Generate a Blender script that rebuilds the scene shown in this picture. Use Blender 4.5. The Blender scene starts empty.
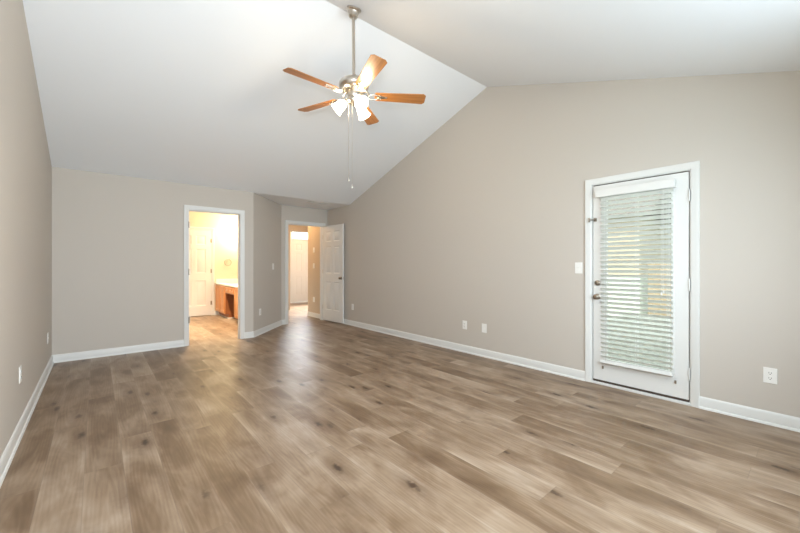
import bpy, bmesh, math, random
from mathutils import Vector, Matrix

SC = bpy.context.scene
COL = SC.collection
R = math.radians
PI = math.pi

# ---------------------------------------------------------------- camera, sky, lights, exposure
cd = bpy.data.cameras.new('camera')
cam = bpy.data.objects.new('camera', cd); COL.objects.link(cam)
cam.location = (0, 0, 1.219)
cam.rotation_euler = (R(90), 0, R(-40.423))
cd.sensor_width = 36.0
cd.lens = 356.245 / 800 * 36
cd.shift_y = -(266.5 - 264.92) / 800
cd.clip_start = 0.02
SC.camera = cam

wd = bpy.data.worlds.new('sky'); SC.world = wd
wd.use_nodes = True
bg = wd.node_tree.nodes['Background']
bg.inputs['Color'].default_value = (0.97, 0.99, 1.0, 1)
bg.inputs['Strength'].default_value = 1.9


def light(name, kind, loc, energy, color, rot=(0, 0, 0), **kw):
    l = bpy.data.lights.new(name, kind)
    l.energy = energy; l.color = color
    for k, v in kw.items():
        setattr(l, k, v)
    o = bpy.data.objects.new(name, l); COL.objects.link(o)
    o.location = loc; o.rotation_euler = rot
    return o


WARM = (1.0, 0.80, 0.54)
light('sun', 'SUN', (6, 8, 9), 2.2, (1.0, 0.93, 0.82), (R(50), 0, R(-110)), angle=R(3))
# daylight entering through the window behind the camera and the foyer window
DAY = (0.80, 0.905, 1.0)
light('window_daylight', 'AREA', (0.40, -0.44, 1.55), 42, DAY, (R(84), 0, R(12)), shape='RECTANGLE', size=1.35, size_y=1.35)
light('window_daylight', 'AREA', (2.20, -0.44, 1.55), 42, (0.74, 0.88, 1.0), (R(82), 0, R(8)), shape='RECTANGLE', size=1.6, size_y=1.35)
# the photographer's flash on the camera
light('camera_flash', 'SPOT', (-0.05, 0.02, 1.44), 90, (0.90, 0.945, 1.0), (R(112), 0, R(-4)), spot_size=R(130), spot_blend=1.0, shadow_soft_size=0.05)
light('transom_daylight', 'AREA', (5.15, 10.86, 2.20), 11, (0.78, 0.89, 1.0), (R(62), 0, R(180)),
      shape='RECTANGLE', size=0.78, size_y=0.27, spread=R(85))
light('foyer_warm_fill', 'POINT', (4.9, 9.9, 2.2), 17, (1.0, 0.60, 0.28), shadow_soft_size=0.10)  # added fill that warms the far door; the foyer has no fixture for it
_d = (Vector((4.15, 9.15, 0)) - Vector((6.9, 9.85, 2.0))).to_track_quat('-Z', 'Y').to_euler()
light('foyer_floor_fill', 'SPOT', (6.9, 9.85, 2.0), 1700, (0.84, 0.92, 1.0), _d, spot_size=R(44), spot_blend=0.8, shadow_soft_size=0.25)  # added spot just inside the foyer window, whitens the floor; no roof opening
light('foyer_daylight', 'AREA', (6.9, 9.45, 1.6), 14, (0.82, 0.91, 1.0), (R(66), 0, R(90)),
      shape='RECTANGLE', size=1.5, size_y=1.5)
light('hall_lamp_light', 'POINT', (3.35, 8.15, 2.26), 11, (1.0, 0.60, 0.28), shadow_soft_size=0.10)

VS = SC.view_settings
VS.view_transform = 'Standard'; VS.look = 'None'
VS.gamma = 1.0; VS.use_curve_mapping = False
VS.exposure = 0.88
CY = SC.cycles
CY.use_denoising = True
CY.max_bounces = 14; CY.diffuse_bounces = 8; CY.glossy_bounces = 6
CY.transparent_max_bounces = 24; CY.transmission_bounces = 8
CY.sample_clamp_indirect = 8.0
CY.caustics_reflective = False; CY.caustics_refractive = False

# ---------------------------------------------------------------- materials


class NT:
    """small node-tree writer"""
    def __init__(s, name):
        s.m = bpy.data.materials.new(name); s.m.use_nodes = True
        s.t = s.m.node_tree
        s.b = s.t.nodes['Principled BSDF']
        s.out = s.t.nodes['Material Output']

    def n(s, typ, **kw):
        nd = s.t.nodes.new(typ)
        for k, v in kw.items():
            setattr(nd, k, v)
        return nd

    def link(s, a, b):
        s.t.links.new(a, b)

    def math(s, op, a, b=0.0, c=None):
        nd = s.n('ShaderNodeMath', operation=op)
        for i, v in enumerate((a, b) if c is None else (a, b, c)):
            if isinstance(v, (int, float)):
                nd.inputs[i].default_value = v
            else:
                s.link(v, nd.inputs[i])
        return nd.outputs[0]

    def comb(s, x, y, z=0.0):
        nd = s.n('ShaderNodeCombineXYZ')
        for i, v in enumerate((x, y, z)):
            if isinstance(v, (int, float)):
                nd.inputs[i].default_value = v
            else:
                s.link(v, nd.inputs[i])
        return nd.outputs[0]

    def mix(s, fac, a, b, blend='MIX'):
        nd = s.n('ShaderNodeMix', data_type='RGBA', blend_type=blend)
        for sock, v in ((nd.inputs[0], fac), (nd.inputs[6], a), (nd.inputs[7], b)):
            if isinstance(v, (int, float)):
                sock.default_value = v
            elif isinstance(v, tuple):
                sock.default_value = (*v, 1) if len(v) == 3 else v
            else:
                s.link(v, sock)
        return nd.outputs[2]

    def noise(s, vec, scale, detail=3.0, rough=0.5, dist=0.0):
        nd = s.n('ShaderNodeTexNoise')
        nd.inputs['Scale'].default_value = scale
        nd.inputs['Detail'].default_value = detail
        nd.inputs['Roughness'].default_value = rough
        nd.inputs['Distortion'].default_value = dist
        s.link(vec, nd.inputs['Vector'])
        return nd.outputs['Fac']

    def ramp(s, fac, stops):
        nd = s.n('ShaderNodeValToRGB')
        e = nd.color_ramp.elements
        while len(e) < len(stops):
            e.new(0.5)
        for i, (p, c) in enumerate(stops):
            e[i].position = p
            e[i].color = (*c, 1) if len(c) == 3 else c
        s.link(fac, nd.inputs[0])
        return nd.outputs[0]

    def bump(s, h, strength, dist=0.002):
        nd = s.n('ShaderNodeBump')
        nd.inputs['Strength'].default_value = strength
        nd.inputs['Distance'].default_value = dist
        s.link(h, nd.inputs['Height'])
        s.link(nd.outputs[0], s.b.inputs['Normal'])

    def obj(s):
        return s.n('ShaderNodeTexCoord').outputs['Object']


def plain(name, color, rough=0.5, metal=0.0, bump=0.0, bscale=200, spec=0.5, vary=0.0):
    k = NT(name)
    k.b.inputs['Base Color'].default_value = (*color, 1)
    k.b.inputs['Roughness'].default_value = rough
    k.b.inputs['Metallic'].default_value = metal
    k.b.inputs['Specular IOR Level'].default_value = spec
    if bump or vary:
        h = k.noise(k.obj(), bscale, 2.0)
        if bump:
            k.bump(h, bump)
        if vary:
            k.link(k.mix(h, tuple(c * (1 - vary) for c in color), tuple(min(1, c * (1 + vary)) for c in color)),
                   k.b.inputs['Base Color'])
    return k.m


def wood(name, dark, light_, axis='x', rough=0.4, scale=1.0):
    k = NT(name)
    co = k.obj()
    mp = k.n('ShaderNodeMapping')
    st = {'x': (2.0, 40, 40), 'y': (40, 2.0, 40), 'z': (40, 40, 2.0)}[axis]
    mp.inputs['Scale'].default_value = tuple(v * scale for v in st)
    k.link(co, mp.inputs['Vector'])
    f = k.noise(mp.outputs[0], 1.0, 5.0, 0.6, 0.6)
    c = k.ramp(f, [(0.25, dark), (0.75, light_)])
    k.link(c, k.b.inputs['Base Color'])
    k.b.inputs['Roughness'].default_value = rough
    k.bump(f, 0.08, 0.001)
    return k.m


SEED = 8.0
FLOOR_STOPS = [(0.00, (0.110, 0.063, 0.033)), (0.32, (0.190, 0.122, 0.072)),
               (0.58, (0.292, 0.208, 0.140)), (0.92, (0.430, 0.340, 0.260))]


def floor_material():
    k = NT('vinyl_plank')
    sep = k.n('ShaderNodeSeparateXYZ')
    k.link(k.n('ShaderNodeNewGeometry').outputs['Position'], sep.inputs[0])
    x, y = sep.outputs[0], sep.outputs[1]
    PW, PL = 0.18, 1.50
    u = k.math('DIVIDE', k.math('ADD', x, 0.235), PW)
    row = k.math('FLOOR', u); fx = k.math('FRACT', u)
    wn = k.n('ShaderNodeTexWhiteNoise', noise_dimensions='1D'); k.link(row, wn.inputs['W'])
    v = k.math('ADD', k.math('DIVIDE', y, PL), wn.outputs['Value'])
    colm = k.math('FLOOR', v); fy = k.math('FRACT', v)
    idn = k.n('ShaderNodeTexWhiteNoise', noise_dimensions='2D'); k.link(k.comb(k.math('ADD', row, SEED), colm), idn.inputs['Vector'])
    rid = idn.outputs['Value']
    shift = k.math('MULTIPLY', rid, 37.0)
    # broad blotches along the plank, streaks and fine grain
    blot = k.noise(k.comb(k.math('MULTIPLY', x, 3.4), k.math('MULTIPLY', y, 1.7), shift), 1.0, 3.0, 0.55, 0.8)
    strk = k.noise(k.comb(k.math('MULTIPLY', x, 17), k.math('MULTIPLY', y, 1.9), shift), 1.0, 4.0, 0.60, 1.6)
    fine = k.noise(k.comb(k.math('MULTIPLY', x, 170), k.math('MULTIPLY', y, 8), shift), 1.0, 3.0, 0.6, 0.3)
    # cathedral rings
    wv = k.n('ShaderNodeTexWave', wave_type='RINGS', rings_direction='Z')
    wv.inputs['Scale'].default_value = 7.0; wv.inputs['Distortion'].default_value = 5.0
    wv.inputs['Detail'].default_value = 2.0
    k.link(k.comb(k.math('MULTIPLY', k.math('SUBTRACT', fx, 0.5), 0.5), k.math('MULTIPLY', k.math('SUBTRACT', fy, 0.5), 0.30), shift), wv.inputs['Vector'])
    t = k.math('MULTIPLY', rid, 0.24)
    t = k.math('ADD', t, k.math('MULTIPLY', blot, 1.15))
    t = k.math('ADD', t, k.math('MULTIPLY', strk, 0.42))
    t = k.math('ADD', t, k.math('MULTIPLY', fine, 0.10))
    t = k.math('ADD', t, k.math('MULTIPLY', wv.outputs['Fac'], 0.07))
    # paler wear along the long edges of each plank
    ew = k.n('ShaderNodeMapRange'); ew.inputs['From Min'].default_value = 0.36; ew.inputs['From Max'].default_value = 0.5
    ew.inputs['To Min'].default_value = 0.0; ew.inputs['To Max'].default_value = 0.10
    k.link(k.math('ABSOLUTE', k.math('SUBTRACT', fx, 0.5)), ew.inputs['Value'])
    t = k.math('ADD', t, ew.outputs[0])
    t = k.math('SUBTRACT', t, 0.53)
    c = k.ramp(t, FLOOR_STOPS)
    # knots: dark eyes with a paler drawn out halo
    vo = k.n('ShaderNodeTexVoronoi', feature='F1', voronoi_dimensions='3D')
    vo.inputs['Scale'].default_value = 1.0; vo.inputs['Randomness'].default_value = 1.0
    wob = k.noise(k.comb(k.math('MULTIPLY', x, 34), k.math('MULTIPLY', y, 34), 0.0), 1.0, 2.0)
    k.link(k.comb(k.math('ADD', k.math('MULTIPLY', x, 6.0), k.math('MULTIPLY', wob, 0.22)),
                  k.math('ADD', k.math('MULTIPLY', y, 2.2), k.math('MULTIPLY', wob, 0.20)), shift), vo.inputs['Vector'])
    kh = k.n('ShaderNodeMapRange'); kh.inputs['From Min'].default_value = 0.05; kh.inputs['From Max'].default_value = 0.50
    kh.inputs['To Min'].default_value = 0.62; kh.inputs['To Max'].default_value = 0.0
    k.link(vo.outputs['Distance'], kh.inputs['Value'])
    c = k.mix(kh.outputs[0], c, (0.110, 0.062, 0.034))
    kn = k.n('ShaderNodeMapRange'); kn.inputs['From Min'].default_value = 0.05; kn.inputs['From Max'].default_value = 0.15
    kn.inputs['To Min'].default_value = 0.85; kn.inputs['To Max'].default_value = 0.0
    k.link(vo.outputs['Distance'], kn.inputs['Value'])
    c = k.mix(kn.outputs[0], c, (0.050, 0.026, 0.014))
    # seams
    e1 = k.math('MINIMUM', fx, k.math('SUBTRACT', 1.0, fx))
    e2 = k.math('MULTIPLY', k.math('MINIMUM', fy, k.math('SUBTRACT', 1.0, fy)), PL / PW)
    ed = k.math('MINIMUM', e1, e2)
    sm = k.n('ShaderNodeMapRange'); sm.inputs['From Min'].default_value = 0.004; sm.inputs['From Max'].default_value = 0.016
    sm.inputs['To Min'].default_value = 0.38; sm.inputs['To Max'].default_value = 0.0
    k.link(ed, sm.inputs['Value'])
    c = k.mix(sm.outputs[0], c, (0.17, 0.12, 0.085))
    k.link(c, k.b.inputs['Base Color'])
    rg = k.n('ShaderNodeMapRange'); rg.inputs['To Min'].default_value = 0.34; rg.inputs['To Max'].default_value = 0.44
    k.link(fine, rg.inputs['Value']); k.link(rg.outputs[0], k.b.inputs['Roughness'])
    k.b.inputs['Specular IOR Level'].default_value = 0.45
    k.bump(fine, 0.06, 0.001)
    return k.m


def glass_material(name, tint=(0.95, 0.98, 0.96), gloss=0.08):
    k = NT(name)
    tr = k.n('ShaderNodeBsdfTransparent'); tr.inputs[0].default_value = (*tint, 1)
    gl = k.n('ShaderNodeBsdfGlossy'); gl.inputs['Roughness'].default_value = 0.02
    mx = k.n('ShaderNodeMixShader'); mx.inputs[0].default_value = gloss
    k.link(tr.outputs[0], mx.inputs[1]); k.link(gl.outputs[0], mx.inputs[2])
    k.link(mx.outputs[0], k.out.inputs['Surface'])
    return k.m


def glow_material(name, color, strength, clear=0.5):
    """frosted lamp glass, lit from inside"""
    k = NT(name)
    tr = k.n('ShaderNodeBsdfTransparent'); tr.inputs[0].default_value = (1, 0.97, 0.92, 1)
    em = k.n('ShaderNodeEmission'); em.inputs[0].default_value = (*color, 1); em.inputs[1].default_value = strength
    mx = k.n('ShaderNodeMixShader'); mx.inputs[0].default_value = 1 - clear
    k.link(tr.outputs[0], mx.inputs[1]); k.link(em.outputs[0], mx.inputs[2])
    k.link(mx.outputs[0], k.out.inputs['Surface'])
    return k.m


def blind_material():
    k = NT('blind_slat_vinyl')
    k.b.inputs['Base Color'].default_value = (0.86, 0.87, 0.85, 1)
    k.b.inputs['Roughness'].default_value = 0.45
    tl = k.n('ShaderNodeBsdfTranslucent'); tl.inputs[0].default_value = (0.84, 0.87, 0.83, 1)
    mx = k.n('ShaderNodeMixShader'); mx.inputs[0].default_value = 0.30
    k.link(k.b.outputs[0], mx.inputs[1]); k.link(tl.outputs[0], mx.inputs[2])
    k.link(mx.outputs[0], k.out.inputs['Surface'])
    return k.m


M = {}
M['wall'] = plain('greige_wall_paint', (0.556, 0.512, 0.462), 0.72, bump=0.05, bscale=320, spec=0.25)
M['ceiling'] = plain('white_ceiling_paint', (0.825, 0.85, 0.88), 0.85, bump=0.05, bscale=260, spec=0.2)
M['trim'] = plain('white_trim_paint', (0.71, 0.712, 0.695), 0.35, spec=0.45)
M['door'] = plain('white_door_paint', (0.72, 0.72, 0.705), 0.38, spec=0.45)
M['floor'] = floor_material()
M['nickel'] = plain('brushed_nickel', (0.62, 0.58, 0.52), 0.28, metal=1.0, bump=0.02, bscale=400)
M['darknickel'] = plain('aged_nickel', (0.34, 0.30, 0.25), 0.32, metal=1.0)
M['plate'] = plain('white_plate_plastic', (0.84, 0.83, 0.80), 0.35)
M['slot'] = plain('dark_slot', (0.05, 0.05, 0.05), 0.5)
M['blade'] = wood('fan_blade_wood', (0.23, 0.085, 0.022), (0.46, 0.20, 0.06), 'x', 0.28)
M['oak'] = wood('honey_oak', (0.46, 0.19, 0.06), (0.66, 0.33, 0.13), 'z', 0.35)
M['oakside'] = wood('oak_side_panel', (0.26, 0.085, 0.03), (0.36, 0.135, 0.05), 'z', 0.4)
M['counter'] = plain('cultured_marble', (0.86, 0.84, 0.80), 0.15, vary=0.03, bscale=12)
M['glass'] = glass_material('window_glass')
M['shade'] = glow_material('frosted_shade_glass', (1.0, 0.86, 0.64), 5.0, 0.55)
M['bulb'] = glow_material('lit_bulb', (1.0, 0.84, 0.60), 22.0, 0.25)
M['blind'] = blind_material()
M['valance'] = plain('white_blind_rail', (0.72, 0.72, 0.70), 0.4)
M['cord'] = plain('white_cord', (0.80, 0.82, 0.80), 0.8)
M['sweep_gap_shade'] = plain('dark_sweep_and_gap_shade', (0.06, 0.04, 0.03), 0.7)
M['deck'] = plain('grey_deck_boards', (0.42, 0.45, 0.43), 0.7, vary=0.12, bscale=14)
M['siding'] = plain('tan_siding', (0.60, 0.49, 0.36), 0.8, vary=0.06, bscale=6)
M['roof'] = plain('brown_shingles', (0.14, 0.11, 0.09), 0.9, vary=0.2, bscale=20)
M['fence'] = wood('weathered_fence_wood', (0.34, 0.26, 0.16), (0.50, 0.40, 0.27), 'z', 0.8)
M['leaf'] = plain('tree_leaves', (0.085, 0.13, 0.045), 0.8, vary=0.5, bscale=9)
M['bark'] = plain('tree_bark', (0.13, 0.09, 0.06), 0.9, vary=0.3, bscale=30)
M['grass'] = plain('lawn', (0.20, 0.27, 0.13), 0.9, vary=0.3, bscale=8)
M['stucco'] = plain('pale_stucco', (0.62, 0.68, 0.62), 0.8, vary=0.05, bscale=10)
M['rail'] = plain('white_porch_rail', (0.80, 0.82, 0.80), 0.5)

# ---------------------------------------------------------------- mesh helpers


class MB:
    def __init__(s):
        s.bm = bmesh.new()

    def quad(s, *pts):
        return s.bm.faces.new([s.bm.verts.new(p) for p in pts])

    def box(s, a, b, rot=None, about=None):
        x0, y0, z0 = a; x1, y1, z1 = b
        vs = [s.bm.verts.new(p) for p in ((x0, y0, z0), (x1, y0, z0), (x1, y1, z0), (x0, y1, z0),
                                         (x0, y0, z1), (x1, y0, z1), (x1, y1, z1), (x0, y1, z1))]
        for f in ((0, 3, 2, 1), (4, 5, 6, 7), (0, 1, 5, 4), (1, 2, 6, 5), (2, 3, 7, 6), (3, 0, 4, 7)):
            s.bm.faces.new([vs[i] for i in f])
        if rot is not None:
            c = Vector(about) if about else Vector(((x0 + x1) / 2, (y0 + y1) / 2, (z0 + z1) / 2))
            for v in vs:
                v.co = rot @ (v.co - c) + c
        return s

    def prism(s, pts, fn, h0, h1):
        """2D polygon pts, fn(u, v, h) -> xyz, extruded h0..h1"""
        a = [s.bm.verts.new(fn(u, v, h0)) for u, v in pts]
        b = [s.bm.verts.new(fn(u, v, h1)) for u, v in pts]
        n = len(pts)
        s.bm.faces.new(a); s.bm.faces.new(b[::-1])
        for i in range(n):
            j = (i + 1) % n
            s.bm.faces.new((a[j], a[i], b[i], b[j]))
        return s

    def lathe(s, prof, seg=32, mat=None, cap=True):
        """profile of (r, z) about local z"""
        mat = mat or Matrix()
        rings = []
        for r, z in prof:
            if r < 1e-6:
                rings.append([s.bm.verts.new(mat @ Vector((0, 0, z)))])
            else:
                rings.append([s.bm.verts.new(mat @ Vector((r * math.cos(2 * PI * i / seg), r * math.sin(2 * PI * i / seg), z)))
                              for i in range(seg)])
        for A, B in zip(rings, rings[1:]):
            for i in range(seg):
                j = (i + 1) % seg
                if len(A) == 1 and len(B) == 1:
                    continue
                if len(A) == 1:
                    s.bm.faces.new((A[0], B[i], B[j]))
                elif len(B) == 1:
                    s.bm.faces.new((A[i], A[j], B[0]))
                else:
                    s.bm.faces.new((A[i], A[j], B[j], B[i]))
        if cap:
            for ring in (rings[0], rings[-1]):
                if len(ring) > 1:
                    s.bm.faces.new(ring)
        return s

    def cyl(s, a, b, r, seg=16, r2=None):
        a, b = Vector(a), Vector(b)
        d = b - a
        q = d.to_track_quat('Z', 'Y').to_matrix().to_4x4()
        return s.lathe([(r, 0), (r if r2 is None else r2, d.length)], seg, Matrix.Translation(a) @ q)

    def tube(s, pts, r, seg=8, closed=False):
        pts = [Vector(p) for p in pts]
        n = len(pts); rings = []
        for i, p in enumerate(pts):
            if closed:
                t = pts[(i + 1) % n] - pts[i - 1]
            else:
                t = pts[min(i + 1, n - 1)] - pts[max(i - 1, 0)]
            q = t.to_track_quat('Z', 'Y').to_matrix()
            rings.append([s.bm.verts.new(p + q @ Vector((r * math.cos(2 * PI * k / seg), r * math.sin(2 * PI * k / seg), 0)))
                          for k in range(seg)])
        pairs = list(zip(rings, rings[1:]))
        if closed:
            pairs.append((rings[-1], rings[0]))
        for A, B in pairs:
            # pick the best ring alignment
            off = min(range(seg), key=lambda o: (A[0].co - B[o].co).length)
            for k in range(seg):
                s.bm.faces.new((A[k], A[(k + 1) % seg], B[(k + 1 + off) % seg], B[(k + off) % seg]))
        if not closed:
            s.bm.faces.new(rings[0]); s.bm.faces.new(rings[-1])
        return s

    def sphere(s, c, r, seg=16, sc=(1, 1, 1)):
        bmesh.ops.create_uvsphere(s.bm, u_segments=seg, v_segments=max(6, seg // 2), radius=1,
                                  matrix=Matrix.Translation(c) @ Matrix.Diagonal((r * sc[0], r * sc[1], r * sc[2], 1)))
        return s

    def build(s, name, mat, parent=None, bevel=0.0, smooth=True, angle=35):
        bmesh.ops.recalc_face_normals(s.bm, faces=s.bm.faces)
        me = bpy.data.meshes.new(name)
        s.bm.to_mesh(me); s.bm.free()
        me.materials.append(mat)
        o = bpy.data.objects.new(name, me); COL.objects.link(o)
        if parent is not None:
            o.parent = parent
        if smooth:
            for p in me.polygons:
                p.use_smooth = True
            me.set_sharp_from_angle(angle=R(angle))
        if bevel:
            bv = o.modifiers.new('bevel', 'BEVEL')
            bv.width = bevel; bv.segments = 2; bv.limit_method = 'ANGLE'; bv.angle_limit = R(40)
        return o


def empty(name, loc, rz=0.0):
    o = bpy.data.objects.new(name, None); COL.objects.link(o)
    o.location = loc; o.rotation_euler = (0, 0, rz)
    o.empty_display_size = 0.1
    return o


def tag(o, label, cat, group=None, kind=None):
    o['label'] = label; o['category'] = cat
    if group:
        o['group'] = group
    if kind:
        o['kind'] = kind
    return o


def struct(o, label=None, cat=None):
    o['kind'] = 'structure'
    if label:
        o['label'] = label; o['category'] = cat
    return o


def copy_tree(o, parent=None):
    c = o.copy(); COL.objects.link(c)
    if parent is not None:
        c.parent = parent
    for ch in list(o.children):
        copy_tree(ch, c)
    return c


# ---------------------------------------------------------------- room dimensions (metres)
XL, XR = -0.424, 3.918
YF, YB = -0.509, 6.173
YRIDGE, ZRIDGE, ZP = 2.832, 3.564, 2.44
T = 0.12
SL = (ZRIDGE - ZP) / (YB - YRIDGE)
CX = 2.011                        # corner between the back wall and the angled wall
AX, AY = 2.868, 7.094             # alcove: far left corner
BX0, BX1, BZ = 1.054, 1.810, 2.064      # bathroom doorway
HX0, HX1, HZ = 3.003, 3.806, 2.082      # alcove doorway
DY0, DY1, DZ = 0.713, 1.531, 2.050      # patio doorway (y)
BYF = 9.540                       # bathroom far wall
XZ = lambda y: (lambda u, v, h: (u, h, v))       # polygon in x-z, extruded along y
f_xz = lambda u, v, h: (u, h, v)
f_yz = lambda u, v, h: (h, u, v)
f_xy = lambda u, v, h: (u, v, h)

# ---------------------------------------------------------------- floor, walls, ceilings
mb = MB()
mb.prism([(XL - T, YF - T), (XR + T, YF - T), (XR + T, 7.73), (7.12, 7.73), (7.12, 11.02), (2.87, 11.02), (2.87, 9.66), (XL - T, 9.66)],
         f_xy, -0.12, 0.0)
struct(mb.build('floor', M['floor']), 'taupe wood plank floor running through the room, bathroom and hall', 'floor')


def gable(y0, y1):
    return [(y1, ZP + (YB - y1) * SL if y1 < YB else ZP), (YRIDGE, ZRIDGE), (y0, ZRIDGE - (YRIDGE - y0) * SL)]


# left wall
g0 = YF - T
zt = lambda y: ZRIDGE - abs(y - YRIDGE) * SL + 0.05
mb = MB()
mb.prism([(g0, 0), (YB + T, 0), (YB + T, zt(YB + T)), (YRIDGE, zt(YRIDGE)), (g0, zt(g0))], f_yz, XL - T, XL)
struct(mb.build('wall_left', M['wall'], smooth=False), 'plain warm greige wall along the left side of the room', 'wall')

# front wall (behind the camera) with a wide window
FWZ = (0.82, 2.26)
FW1, FW2 = (-0.32, 1.12), (1.35, 3.05)
mb = MB()
for a, b in ((XL, FW1[0]), (FW1[1], FW2[0]), (FW2[1], XR)):
    mb.box((a, g0, 0), (b, YF, 2.5))
for a, b in (FW1, FW2):
    mb.box((a, g0, 0), (b, YF, FWZ[0])); mb.box((a, g0, FWZ[1]), (b, YF, 2.5))
struct(mb.build('wall_front', M['wall'], smooth=False))

# right gable wall with the patio doorway
mb = MB()
mb.prism([(g0, 0), (DY0, 0), (DY0, DZ), (DY1, DZ), (DY1, 0), (AY + T, 0), (AY + T, ZP + 0.05), (YB, zt(YB)),
          (YRIDGE, zt(YRIDGE)), (g0, zt(g0))], f_yz, XR, XR + T)
struct(mb.build('wall_right', M['wall'], smooth=False), 'long greige gable wall with the glazed patio door', 'wall')

# back wall with the bathroom doorway
mb = MB()
mb.prism([(XL, 0), (BX0, 0), (BX0, BZ), (BX1, BZ), (BX1, 0), (CX, 0), (CX, 2.74), (XL, 2.74)], f_xz, YB, YB + T)
struct(mb.build('wall_back', M['wall'], smooth=False), 'greige back wall around the bathroom doorway', 'wall')

# angled wall between the back wall and the alcove doorway
ux, uy = AX - CX, AY - YB
ul = math.hypot(ux, uy); ux /= ul; uy /= ul
nx, ny = -uy, ux                  # towards the bathroom
mb = MB()
mb.prism([(CX, YB), (AX, AY), (AX, AY + T), (AX + nx * 0.05, AY + T), (CX + nx * T * 0.6, YB + T), (CX, YB + T)], f_xy, 0, 2.74)
struct(mb.build('wall_angled', M['wall'], smooth=False), 'short angled greige wall between the two doorways', 'wall')

# alcove wall with the hall doorway
mb = MB()
mb.prism([(AX, 0), (HX0, 0), (HX0, HZ), (HX1, HZ), (HX1, 0), (XR, 0), (XR, ZP), (AX, ZP)], f_xz, AY, AY + T)
struct(mb.build('wall_alcove', M['wall'], smooth=False), 'greige alcove wall holding the hall doorway', 'wall')

# vaulted ceiling, one slab per slope
th = 0.10
mb = MB()
mb.prism([(YB + T, ZP - T * SL), (YRIDGE, ZRIDGE), (YRIDGE, ZRIDGE + th), (YB + T, ZP - T * SL + th)], f_yz, XL - T, XR + T)
for v in mb.bm.verts:             # stop the slope at the back wall's face
    if v.co.y > YB:
        v.co.y = YB; v.co.z += T * SL
mb.prism([(g0, ZRIDGE - (YRIDGE - g0) * SL), (YRIDGE, ZRIDGE), (YRIDGE, ZRIDGE + th), (g0, ZRIDGE - (YRIDGE - g0) * SL + th)], f_yz, XL - T, XR + T)
struct(mb.build('ceiling', M['ceiling'], smooth=False), 'white vaulted ceiling with its ridge running across the room', 'ceiling')

mb = MB(); mb.box((CX - 0.05, YB, ZP), (XR + T, AY + T, ZP + 0.1))
struct(mb.build('ceiling_alcove', M['ceiling'], smooth=False), 'low flat ceiling over the doorway alcove', 'ceiling')

# bathroom shell
BXL, BXR, BCZ = 0.35, AX, 2.74
mb = MB(); mb.box((BXL - T, YB + T, 0), (BXL, BYF, BCZ))
struct(mb.build('wall_bathroom_left', M['wall'], smooth=False))
mb = MB(); mb.box((BXL - T, BYF, 0), (AX + T, BYF + T, BCZ))
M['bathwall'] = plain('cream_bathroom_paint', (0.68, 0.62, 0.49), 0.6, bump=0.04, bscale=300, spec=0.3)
struct(mb.build('wall_bathroom_far', M['bathwall'], smooth=False), 'brightly lit cream bathroom wall behind the vanity end', 'wall')
mb = MB(); mb.box((AX, AY + T, 0), (AX + T, BYF, BCZ))
struct(mb.build('wall_bathroom_right', M['bathwall'], smooth=False))
mb = MB(); mb.box((BXL - T, YB + T, BCZ), (AX + T, BYF + T, BCZ + 0.1))
mb.box((BXL - T, YB + 0.0, BCZ), (CX, YB + T, BCZ + 0.1))
struct(mb.build('ceiling_bathroom', M['ceiling'], smooth=False))

# hall and foyer shell
HR = 3.875
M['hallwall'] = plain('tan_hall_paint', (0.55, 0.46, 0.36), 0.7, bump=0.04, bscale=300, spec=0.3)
mb = MB(); mb.box((HR, AY + T, 0), (XR + T, 7.97, ZP)); mb.box((XR + T, 7.73, 0), (7.12, 7.85, ZP))
struct(mb.build('wall_hall_right', M['hallwall'], smooth=False), 'amber lit hall wall seen through the open doorway', 'wall')
mb = MB(); mb.box((AX + T, 9.25, 0), (3.98, 9.37, ZP)); mb.box((3.86, 9.37, 0), (3.98, 10.9, ZP)); mb.box((3.98, 9.25, 2.13), (7.0, 9.37, ZP))
struct(mb.build('wall_hall_end', M['hallwall'], smooth=False))
FX0, FX1, FZD = 4.745, 5.56, 2.04
mb = MB()
mb.box((3.86, 10.9, 0), (FX0, 11.02, ZP)); mb.box((FX1, 10.9, 0), (7.12, 11.02, ZP))
mb.box((FX0, 10.9, 2.34), (FX1, 11.02, ZP))
struct(mb.build('wall_foyer_far', M['hallwall'], smooth=False))
mb = MB()
mb.box((7.0, 7.85, 0), (7.12, 8.70, ZP)); mb.box((7.0, 10.2, 0), (7.12, 10.9, ZP))
mb.box((7.0, 8.70, 0), (7.12, 10.2, 0.85)); mb.box((7.0, 8.70, 2.35), (7.12, 10.2, ZP))
struct(mb.build('wall_foyer_right', M['hallwall'], smooth=False))
mb = MB(); mb.box((AX + T, AY + T, ZP), (7.12, 11.02, ZP + 0.1))
struct(mb.build('ceiling_hall', M['ceiling'], smooth=False))

# ---------------------------------------------------------------- baseboards
BP = [(0, 0), (0.024, 0), (0.0235, 0.008), (0.019, 0.016), (0.013, 0.019), (0.013, 0.082), (0.009, 0.094), (0.004, 0.1), (0, 0.1)]


def baseboard(name, pts, label=None):
    """pts: run of floor points with the room on the right-hand side"""
    mb = MB()
    P = [Vector((x, y)) for x, y in pts]
    rings = []
    for i, p in enumerate(P):
        d0 = (P[i] - P[i - 1]).normalized() if i else (P[1] - P[0]).normalized()
        d1 = (P[i + 1] - P[i]).normalized() if i < len(P) - 1 else d0
        n0 = Vector((d0.y, -d0.x)); n1 = Vector((d1.y, -d1.x))
        m = (n0 + n1).normalized(); m = m / max(0.3, m.dot(n0))
        rings.append([mb.bm.verts.new((p.x + m.x * a, p.y + m.y * a, z)) for a, z in BP])
    k = len(BP)
    for A, B in zip(rings, rings[1:]):
        for i in range(k):
            j = (i + 1) % k
            mb.bm.faces.new((A[i], A[j], B[j], B[i]))
    mb.bm.faces.new(rings[0]); mb.bm.faces.new(rings[-1])
    o = mb.build(name, M['trim'], angle=30)
    return struct(o, label, 'baseboard' if label else None)


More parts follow.
